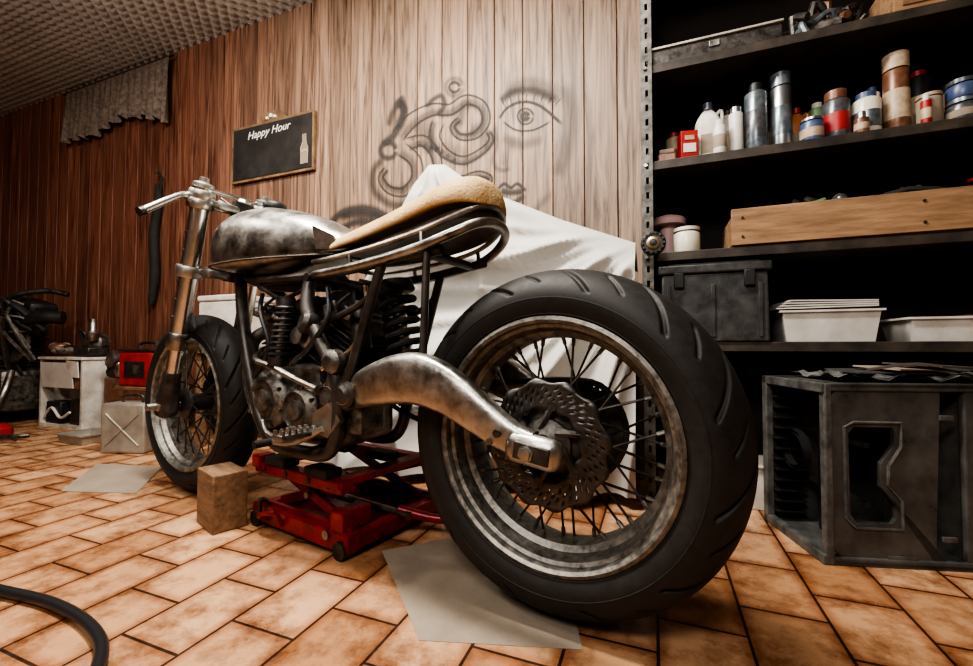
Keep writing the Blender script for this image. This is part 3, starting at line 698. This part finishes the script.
def jug(name,x,y,m,cap,z=None,w=.085,h=.22):
    if z is None: z=SZ
    b=B(name,None,(x,y,z)); R=[]
    for (k,zz) in cat([(.46,0),(.5,.01),(.5,h*.55),(.46,h*.7),(.3,h*.82),(.18,h*.88),(.17,h*.9)],3):
        R.append([V(w*k*math.copysign(abs(math.cos(q))**.6,math.cos(q)),w*.7*k*math.copysign(abs(math.sin(q))**.6,math.sin(q)),max(zz,.0005)) for q in [2*pi*j/20 for j in range(20)]])
    b.rings(R,m); b.cyl((0,0,h*.89),(0,0,h),w*.2,cap,n=16); b.tube([(w*.3,0,h*.8),(w*.5,0,h*.86),(w*.52,0,h*.6),(w*.44,0,h*.5)],.006,m,8,k=4); b.box((0,-w*.35,h*.32),(w*.6,.002,h*.3),'card'); b.done()
jug('plastic_jug',.180,1.67,'offwhite','teal'); can('white_spray_can',.205,1.585,.020,.105,'white','white',.02,band='card')
can('white_tube_bottle',.258,1.62,.021,.150,'white','silver',.02)
can('spray_can_slate',.317,1.63,.033,.215,'teal','black',.03,.6,band='navy')
can('spray_can_steel',.390,1.64,.030,.235,'silver','teal',.045,.98,band='teal')
jug('orange_oil_bottle',.447,1.70,'orange','redp',w=.06,h=.165)
can('blue_tin',.460,1.60,.031,.07,'blue','silver',.008,.95,band='beige')
can('paint_tin',.532,1.63,.036,.15,'navy','brown',.03,.8,band='redp'); can('polish_bottle',.507,1.71,.024,.16,'green','white',.02,.6)
can('glass_jar',.607,1.63,.036,.13,'clear','blue',.02,.7,band='teal'); 
can('brake_cleaner_can',.684,1.64,.031,.228,'brown','beige',.05,1.,band='beige')
can('cardboard_tub',.745,1.61,.028,.09,'card','beige',.01,1.02); can('blue_putty_tin',.812,1.60,.036,.065,'navy','teal',.012,.95,z=SZ,band='card'); can('stacked_putty_tin',.812,1.60,.034,.055,'blue','navy',.012,.95,z=SZ+.0655)
can('lacquer_tin',.865,1.71,.045,.15,'beige','navy',.02,.95); can('oil_can_tall',.95,1.64,.04,.18,'redp','black',.03,.6)
for nm,x,y,r,h,m,c_ in (('glue_bottle',.075,1.76,.028,.16,'beige','redp'),('wax_tin',.118,1.705,.028,.13,'navy','silver'),('thinner_bottle',.250,1.73,.030,.19,'clear','black'),('grease_can',.355,1.75,.033,.17,'brown','black'),('coolant_bottle',.570,1.74,.033,.19,'blue','white'),('filler_tin',.645,1.77,.036,.14,'canister','silver'),('oil_bottle',.765,1.71,.032,.20,'black','redp'),('sealant_can',.645,1.69,.020,.17,'white','blue'),('nail_jar',.575,1.575,.018,.06,'brown','silver'),('glue_tube',.722,1.575,.012,.08,'redp','white')):
    can(nm,x,y,r,h,m,c_,.02,.6,band='beige' if m!='beige' else 'brown')
# upper shelf contents
z1=ZT+.0155
b=B('long_metal_case',None,(.19,1.64,z1),(0,0,0)); b.box((0,0,.025),(.38,.16,.05),'darkmetal',bev=.004); b.box((0,-.005,.053),(.385,.165,.008),'canister',bev=.002); b.box((0,-.082,.03),(.03,.006,.02),'steel',bev=.001); b.done()
b=B('scrap_parts_pile',None,(.50,1.67,z1))
for i in range(26):
    a=random.uniform(-.08,.08); c=random.uniform(-.05,.05); h_=random.uniform(.02,.13); b.tube([(a,c,.02),(a+random.uniform(-.05,.05),c+random.uniform(-.03,.03),h_+.006),(a+random.uniform(-.06,.06),c+random.uniform(-.04,.04),.02+h_*.6)],random.uniform(.006,.016),random.choice(['darkmetal','engine','brown','black','teal']),8,k=4)
b.lathe((0,-.02,.055),(.2,-1,.3),[(.05,-.01),(.05,.01),(.03,.015),(.015,.01)],'engine',20); b.done()
b=B('wooden_drawer_box',None,(.78,1.66,z1)); b.box((0,0,.06),(.26,.2,.12),'pine',bev=.003); b.box((0,-.102,.06),(.22,.004,.09),'woodblock',bev=.001); b.cyl((0,-.104,.06),(0,-.125,.06),.012,'copper'); b.done()
z3=.8305
wc=empty('wooden_crate',(.70,1.65,z3))
b=B('boards',wc)
b.box((0,-.095,.062),(.94,.016,.115),'pine',bev=.002); b.box((0,.095,.05),(.94,.016,.09),'pine'); b.box((-.462,0,.05),(.016,.174,.09),'pine'); b.box((.462,0,.05),(.016,.174,.09),'pine'); b.box((0,0,.007),(.93,.18,.012),'pine')
for x in (-.44,.0,.44):
    for z in (.03,.09): b.cyl((x,-.102,z),(x,-.106,z),.004,'darkmetal',n=8)
b.done()
b=B('tools_inside',wc,(0,0,.0135))
b.tube([(-.40,-.03,.07),(-.25,-.02,.115),(-.20,-.02,.13)],.008,'green',8); b.tube([(-.3,.02,.09),(-.1,.0,.12),(.1,.03,.10),(.2,.0,.12)],.012,'darkmetal',8,k=5)
b.lathe((-.10,.0,.0),(0,0,1),[(.04,0),(.04,.09),(.03,.10),(.012,.105)],'brown',16)
b.lathe((-.13,.0,.09),(-.6,-.4,.6),[(.02,0),(.02,.06),(.012,.07)],'silver',14)
for i in range(4): b.tube([(.05+.12*math.cos(q*pi/6),.055*math.sin(q*pi/6),.06+.016*i+.02*math.sin(q)) for q in range(12)],.010,'blackmatte',8,closed=True)
b.box((-.2,.02,.065),(.12,.1,.09),'brown',bev=.003,rot=(0,.2,.2)); b.box((.27,0,.08),(.16,.12,.12),'card',bev=.004,rot=(0,-.15,0)); b.box((.22,-.03,.14),(.14,.10,.01),'redp',bev=.002,rot=(0,.1,.3))
for i in range(14):
    a=random.uniform(-.35,.35); b.tube([(a,-.04,.05),(a+random.uniform(-.05,.05),.0,.11),(a+random.uniform(-.09,.09),.04,.12+random.uniform(0,.04))],.009,random.choice(['darkmetal','brown','steel','canister']),6,k=4)
b.done()
can('grease_tub',.105,1.62,.042,.09,'clear','offwhite',.012,1.0,z=z3)
b=B('funnel_lid',None,(.05,1.74,z3)); b.lathe((0,0,.0),(0,0,1),[(.03,0),(.03,.13),(.060,.132),(.063,.15),(.055,.16),(.02,.172),(.004,.174)],'pink',24); b.done()
z4=.5305
b=B('black_toolbox',None,(.175,1.65,z4))
b.box((0,0,.11),(.31,.21,.22),'tool',bev=.006,taper=.98); b.box((0,0,.236),(.325,.222,.030),'tool',bev=.006); b.box((0,0,.254),(.27,.17,.012),'tool',bev=.004)
for x in (-.1,.1): b.box((x,-.112,.20),(.03,.012,.05),'black',bev=.003)
for x in (-.13,0,.13): b.box((x,-.106,.10),(.012,.006,.17),'tool',bev=.002)
b.done()
def tray(name,x,y,z,w,d,h,m):
    b=B(name,None,(x,y,z)); i=b.mi(m); k=.9
    def ring(w,d,zz): 
        return [V(a*w/2,c*d/2,zz) for a,c in ((-1,-1),(1,-1),(1,1),(-1,1))]
    b.rings([ring(w*k-.006,d*k-.006,.004),ring(w-.008,d-.008,h),ring(w+.016,d+.016,h),ring(w+.016,d+.016,h-.006),ring(w,d,h-.006),ring(w*k,d*k,0)],m); 
    return b
b=tray('white_storage_tray',.485,1.65,z4,.24,.18,.095,'white'); 
for i in range(4): b.box((-.01+.004*i,0,.103+.0065*i),(.25-.01*i,.18,.004),'paper',rot=(0,.01*(i-1),.02*i))
b.done()
b=tray('white_storage_tray',.80,1.65,z4,.26,.18,.068,'white'); b.box((0,0,.03),(.18,.12,.035),'darkmetal',bev=.01); b.box((.05,0,.055),(.08,.07,.04),'brown',bev=.01); b.done()

# ------------------------------------------------------------------ plastic crate on floor
cr=empty('plastic_bottle_crate',(.375,1.257,0),math.radians(15))
W_,D_,H_=.325,.27,.43
b=B('shell',cr); t=.014
b.box((W_/2,D_-t/2,H_/2),(W_,t,H_),'crate'); b.box((W_-t/2,D_/2,H_/2),(t,D_-2*t,H_),'crate'); b.box((W_/2,D_/2,t/2),(W_,D_,t),'crate',bev=.003); b.box((W_/2,D_/2,H_-t/2),(W_,D_,t),'crate',bev=.003)
i_=b.mi('crate'); hx0,hx1,hz0,hz1=.055,.155,.10,.325
hole=[(hx0,hz0+.02),(hx0,hz1-.015),(hx0+.012,hz1),(hx1-.004,hz1),(hx1,hz1-.01),(hx1,hz1-.04),(hx1-.03,hz1-.085),(hx1-.032,hz0+.085),(hx1,hz0+.05),(hx1,hz0+.012),(hx1-.008,hz0),(hx0+.014,hz0)]
cx,cz=(hx0+hx1)/2,(hz0+hz1)/2
def outp(x,z):
    dx,dz=x-cx,z-cz; ks=[]
    if dx>0: ks.append((W_-.01-cx)/dx)
    if dx<0: ks.append((.012-cx)/dx)
    if dz>0: ks.append((H_-.012-cz)/dz)
    if dz<0: ks.append((.012-cz)/dz)
    k=min(ks); return (cx+dx*k,cz+dz*k)
def fwall(y,flip):
    iv=[b.bm.verts.new((x,y,z)) for x,z in hole]; ov=[b.bm.verts.new((*((outp(x,z)[0]),),y,outp(x,z)[1])) for x,z in hole]
    n=len(hole)
    for j in range(n): b.face([iv[j],iv[(j+1)%n],ov[(j+1)%n],ov[j]],i_,False)
    return iv
a_=fwall(.006,0); c_=fwall(.018,1)
for j in range(len(hole)): b.face([a_[j],a_[(j+1)%len(hole)],c_[(j+1)%len(hole)],c_[j]],i_,False)
b.box((W_-.008,.012,H_/2),(.03,.016,H_),'crate',bev=.004); b.box((W_/2,.010,H_-.010),(W_,.02,.02),'crate',bev=.004); b.box((W_/2,.010,.010),(W_,.02,.02),'crate',bev=.004); b.box((.008,.010,H_/2),(.018,.022,H_),'crateedge',bev=.004)
b.box((W_/2,.008,.012),(.06,.012,.03),'crate')
pts=[(hx0-.01,hz0+.01),(hx0-.01,hz1),(hx0+.01,hz1+.012),(hx1+.012,hz1+.012),(hx1+.012,hz1-.045),(hx1-.015,hz1-.09),(hx1-.017,hz0+.09),(hx1+.012,hz0+.055),(hx1+.012,hz0-.012),(hx0+.01,hz0-.012)]
b.tube([(x,.004,z) for x,z in pts],.004,'crateedge',6,closed=True)
for (x,z) in ((W_-.06,.07),(W_-.06,.35)): b.box((x,.005,z),(.03,.006,.012),'crateedge',bev=.001)
b.done()
b=B('open_end_frame',cr)
for z in (.012,H_-.012): b.box((.002,D_/2,z),(.02,D_,.024),'crateedge',bev=.003)
b.box((.002,D_-.012,H_/2),(.02,.024,H_),'crateedge',bev=.003)
for z in (.14,.28): b.box((.10,D_/2,z),(.012,D_-.03,.012),'black')
for y in (.09,.18): b.box((.10,y,H_/2),(.012,.012,H_-.03),'black')
b.lathe((.03,.19,.23),(1,0,0),[(.055,0),(.055,.02),(.045,.02),(.045,0)],'black',20,cap=False)
for k in range(12): b.box((.05,D_-.03,.04+.03*k),(.08,.03,.004),'black')
b.done()
b=B('plastic_wrap_sheets',None,(.55,1.42,H_+.0005),(0,0,.26))
R=[]
for v in range(13):
    R.append([V(-.17+.44*u/20,-.10+.21*v/12,.012+.006*math.sin(u*1.1+v*.7)+.004*math.sin(u*2.3-v*1.9)) for u in range(21)])
b.rings(R,'wrap',cap=False,closering=False); 
for i in range(3): b.box((.0+.05*i,-.01*i,.022+.008*i),(.2-.03*i,.13,.004),('crate','card','crate')[i],rot=(.03,.02*i,.15*i))
b.tube([(-.1,-.09,.03),(0,-.1,.045),(.12,-.08,.03),(.2,-.03,.04)],.004,'silver',6,k=5); b.done(ang=80)
b=tray('white_basin',.33,1.66,.0015,.20,.15,.14,'offwhite'); b.done()

# ------------------------------------------------------------------ left clutter
b=B('open_white_cabinet',None,(-3.51,1.65,0))
w,d,h=.467,.15,.445; t=.018
b.box((-w/2+t/2,0,h/2),(t,d,h),'offwhite'); b.box((w/2-t/2,0,h/2),(t,d,h),'offwhite'); b.box((0,0,h-t/2),(w+.02,d+.02,t),'offwhite',bev=.003); b.box((0,0,t/2),(w-2*t,d,t),'offwhite'); b.box((0,d/2-.004,h/2),(w,.008,h),'offwhite')
b.box((-.10,-.02,t+.07),(.16,.09,.14),'black',bev=.01); b.box((.12,0,t+.08),(.14,.1,.16),'darkmetal',bev=.01); b.box((-.03,-d/2-.006,.33),(.34,.006,.16),'paper',rot=(.08,0,0)); b.box((.12,-.02,.30),(.1,.1,.12),'brown',bev=.01); b.box((.15,-d/2-.010,.37),(.12,.006,.10),'offwhite',rot=(.1,.05,0))
b.tube([(-.2,-.06,.05),(-.1,-.07,.12),(0,-.07,.06),(.1,-.07,.1)],.008,'white',8,k=5); b.done()
b=B('old_metal_canister',None,(-2.40,1.36,0),(0,0,.35))
b.box((0,0,.12),(.22,.12,.24),'canister',bev=.012); b.tube([(-.05,0,.24),(-.045,0,.27),(.045,0,.27),(.05,0,.24)],.006,'darkmetal',8,k=4); b.lathe((.07,0,.238),(0,0,1),[(.022,0),(.022,.02),(.015,.024)],'darkmetal',14)
b.tube([(-.08,-.062,.04),(.08,-.062,.19)],.003,'canister',6); b.tube([(.08,-.062,.04),(-.08,-.062,.19)],.003,'canister',6); b.done()
b=B('packing_crate',None,(-2.82,1.70,0))
b.box((0,0,.14),(.30,.24,.28),'woodblock',bev=.004)
for z in (.05,.14,.23): b.box((0,-.124,z),(.31,.008,.07),'brown',bev=.002)
b.done()
b=B('red_fuel_can',None,(-2.80,1.66,.2805),(0,0,.1)); b.box((0,0,.10),(.26,.15,.20),'redp',bev=.015); b.box((0,0,.21),(.265,.155,.014),'darkmetal',bev=.004); b.box((0,-.078,.1),(.15,.004,.09),'black'); b.box((.02,-.081,.1),(.05,.004,.05),'engine',bev=.001); b.tube([(-.06,0,.215),(-.055,0,.25),(.055,0,.25),(.06,0,.215)],.008,'darkmetal',8,k=4); b.lathe((.08,0,.21),(.3,0,1),[(.02,0),(.02,.03),(.024,.03),(.024,.045),(.01,.05)],'silver',14); b.done()
b=B('pump_motor',None,(-3.36,1.66,.4455)); b.box((0,0,.03),(.16,.12,.06),'darkmetal',bev=.01); b.lathe((0,.02,.09),(.3,-1,0),[(.05,-.05),(.065,-.04),(.065,.02),(.045,.04),(.02,.05)],'engine',20); b.lathe((.05,-.02,.10),(0,0,1),[(.025,0),(.035,.05),(.02,.07),(.02,.14)],'steel',14); b.tube([(0,0,.1),(-.06,-.03,.17),(-.07,0,.06)],.010,'black',8,k=5); b.done()
b=B('rag_heap',None,(-3.62,1.64,.4455)); 
for i in range(9): b.ell((random.uniform(-.06,.06),random.uniform(-.03,.03),.035+random.uniform(0,.03)),(random.uniform(.03,.06),.03,random.uniform(.02,.027)),random.choice(['brown','lace','darkmetal','beige']),rot=(random.uniform(-.3,.3),random.uniform(-.3,.3),random.uniform(0,3)))
b.done()
b=tray('metal_drip_tray',-2.86,1.40,.001,.22,.15,.05,'canister'); b.done()
b=B('carburettor_parts',None,(-3.12,1.72,0)); b.box((0,0,.16),(.14,.16,.32),'brown',bev=.01)
for i in range(3): b.lathe((-.04+.045*i,-.05,.33),(.1,-.2,1),[(.025,0),(.028,.03),(.018,.05),(.022,.08),(.012,.09)],random.choice(['engine','steel','darkmetal']),16)
b.tube([(-.06,-.04,.36),(0,-.08,.45),(.06,-.04,.38)],.008,'black',8,k=5); b.lathe((.02,-.06,.43),(0,-1,.4),[(.05,0),(.055,.01),(.055,.03),(.03,.04)],'steel',18); b.done()
b=B('scrap_motorcycle_engine',None,(-4.12,1.60,0))
b.box((0,0,.22),(.42,.30,.28),'engine',bev=.04); b.lathe((-.02,-.15,.22),(0,-1,0),[(.13,0),(.13,.03),(.10,.05),(.05,.055)],'steel',24); b.lathe((.16,-.15,.2),(0,-1,0),[(.08,0),(.08,.05),(.05,.06),(.02,.06)],'engine',20)
for i in range(11): b.box((-.06+.01*i,0,.38+.022*i),(.26,.22,.008),'engine',rot=(0,.35,0),bev=.003)
b.box((.08,0,.66),(.24,.2,.10),'engine',bev=.02,rot=(0,.35,0)); b.box((-.05,.02,.76),(.34,.18,.06),'black',bev=.02,rot=(0,-.12,0)); b.box((.16,.02,.78),(.30,.16,.10),'black',bev=.03,rot=(0,.2,0))
b.tube([(.05,-.08,.55),(.2,-.1,.64),(.36,-.04,.70),(.46,.05,.70)],[.02,.03,.04,.045],'black',12,k=5); b.tube([(-.2,-.1,.4),(0,-.15,.62),(.2,-.12,.82),(.34,.0,.88),(.44,.08,.86)],.018,'darkmetal',8,k=5)
b.tube([(-.1,-.1,.7),(.1,-.15,.80),(.28,-.12,.78),(.36,.0,.62)],.022,'black',8,k=5)
b.tube([(.05,-.12,.025),(.2,-.2,.05),(.28,-.16,.2),(.22,-.1,.35)],.02,'steel',10,k=5); b.box((-.1,0,.04),(.3,.25,.08),'black',bev=.01)
b.lathe((.2,-.05,.50),(0,-1,.3),[(.10,0),(.11,.01),(.11,.03),(.06,.04),(.03,.03)],'engine',20)
b.box((.10,-.17,.40),(.12,.04,.05),'white',bev=.005,rot=(0,.2,0)); b.lathe((.02,-.17,.58),(0,-1,.2),[(.05,0),(.055,.01),(.055,.03),(.02,.04)],'steel',18)
for i in range(24):
    a=random.uniform(-.2,.25); b.tube([(a,-.1,.5+random.uniform(-.2,.3)),(a+.08,-.16,.6+random.uniform(-.1,.25)),(a+.14,-.05,.5+random.uniform(-.2,.3))],.011,random.choice(['black','darkmetal','engine','black','brown']),6,k=4)
b.done()
b=B('red_floor_tool',None,(-3.40,1.14,.018)); b.tube([(-.2,0,0),(.05,.02,0),(.16,.06,0)],[.018,.016,.01],'redp',10,k=4); b.cyl((.14,.05,0),(.24,.10,0),.009,'steel'); b.done()
b=B('loose_bike_parts',None,(-3.50,1.30,0)); b.lathe((0,0,.012),(0,0,1),[(.05,-.0115),(.06,-.005),(.06,.03),(.03,.06)],'redp',20); b.lathe((-.14,.02,.012),(0,.2,1),[(.07,-.004),(.07,.006),(.03,.01)],'darkmetal',20); b.tube([(.07,-.03,.012),(.16,.0,.012),(.2,.05,.012)],.01,'engine',8,k=4); b.done()
b=B('timber_stool',None,(-2.05,1.64,0))
for sx in (-1,1):
    for sy in (-1,1): b.box((.12*sx,.1*sy,.24),(.035,.035,.48),'woodblock',bev=.003)
b.box((0,0,.49),(.34,.27,.025),'woodblock',bev=.004); b.box((0,-.1,.2),(.24,.02,.03),'woodblock'); b.box((0,.1,.2),(.24,.02,.03),'woodblock'); b.done()
b=B('polystyrene_box',None,(-2.05,1.64,.503)); b.box((0,0,.12),(.28,.22,.24),'white',bev=.01); b.box((0,0,.255),(.29,.23,.03),'white',bev=.008); b.done()
b=B('white_oil_drum',None,(-1.58,1.66,0)); b.lathe((0,0,0),(0,0,1),[(.14,0),(.15,.01),(.15,.2),(.155,.205),(.15,.21),(.15,.4),(.14,.41),(.06,.42),(.05,.44)],'offwhite',28); b.done()

# floor papers
def sheetp(name,poly,m='card',t=.002):
    b=B(name); b.prism([(x,y,.0003) for x,y in poly],m,(0,0,t)); b.done()
sheetp('cardboard_sheet',[(-1.971,.894),(-2.278,1.155),(-1.962,1.228),(-1.697,.978)])
sheetp('cardboard_sheet',[(-.649,.935),(-.392,.679),(-.12,.76),(-.16,.88),(-.36,1.08),(-.5,1.08)],t=.0006)
sheetp('cardboard_sheet',[(-1.95,1.28),(-1.72,1.15),(-1.60,1.24),(-1.80,1.38)],'paper')
b=B('rubber_hose'); b.tube([(-1.9,.40,.012),(-1.55,.46,.012),(-1.296,.479,.012),(-1.109,.495,.012),(-.943,.478,.012),(-.83,.43,.012),(-.74,.33,.012),(-.72,.18,.012),(-.8,.0,.012),(-1.0,-.15,.012)],.0105,'hose',12,k=8); b.done()

# ------------------------------------------------------------------ lights
def area(name,loc,target,sx,sy,power,col):
    l=bpy.data.lights.new(name,'AREA'); l.shape='RECTANGLE'; l.size=sx; l.size_y=sy; l.energy=power; l.color=col
    o=bpy.data.objects.new(name,l); o.location=loc; d=Vector(target)-Vector(loc); o.rotation_euler=d.to_track_quat('-Z','Y').to_euler(); COL.objects.link(o)
area('ceiling_strip_light',(-.9,.7,2.38),(-.9,.95,0),1.2,.2,60,(1,.94,.86))
area('front_area_light',(-.2,-.7,1.9),(-.5,1.4,.6),.4,.4,12,(1,.95,.89))  # unseen area light behind the camera, facing the scene
area('rear_fill_light',(-.7,-1.5,2.3),(-.9,1.2,.5),1.6,.5,17,(1,.94,.88))  # unseen soft fill from behind the camera, added to lift the midtones
pl=bpy.data.lights.new('ceiling_fill_light','POINT'); pl.energy=28; pl.shadow_soft_size=.06; pl.color=(1,.94,.86); po=bpy.data.objects.new('ceiling_fill_light',pl); po.location=(-2.1,.30,1.95); COL.objects.link(po)  # unseen point light, added to brighten the ceiling
w=bpy.data.worlds.new('world'); S.world=w; w.use_nodes=True; w.node_tree.nodes['Background'].inputs[0].default_value=(.9,.95,1,1); w.node_tree.nodes['Background'].inputs[1].default_value=.15
# ------------------------------------------------------------------ camera
cd=bpy.data.cameras.new('camera'); cd.sensor_width=36; cd.lens=36*432/973; cd.clip_start=.02
co=bpy.data.objects.new('camera',cd); co.location=(0,0,.52); co.rotation_euler=(math.radians(91.6),0,TH); COL.objects.link(co); S.camera=co
S.view_settings.view_transform='AgX'; S.view_settings.look='AgX - High Contrast'; S.view_settings.exposure=.45
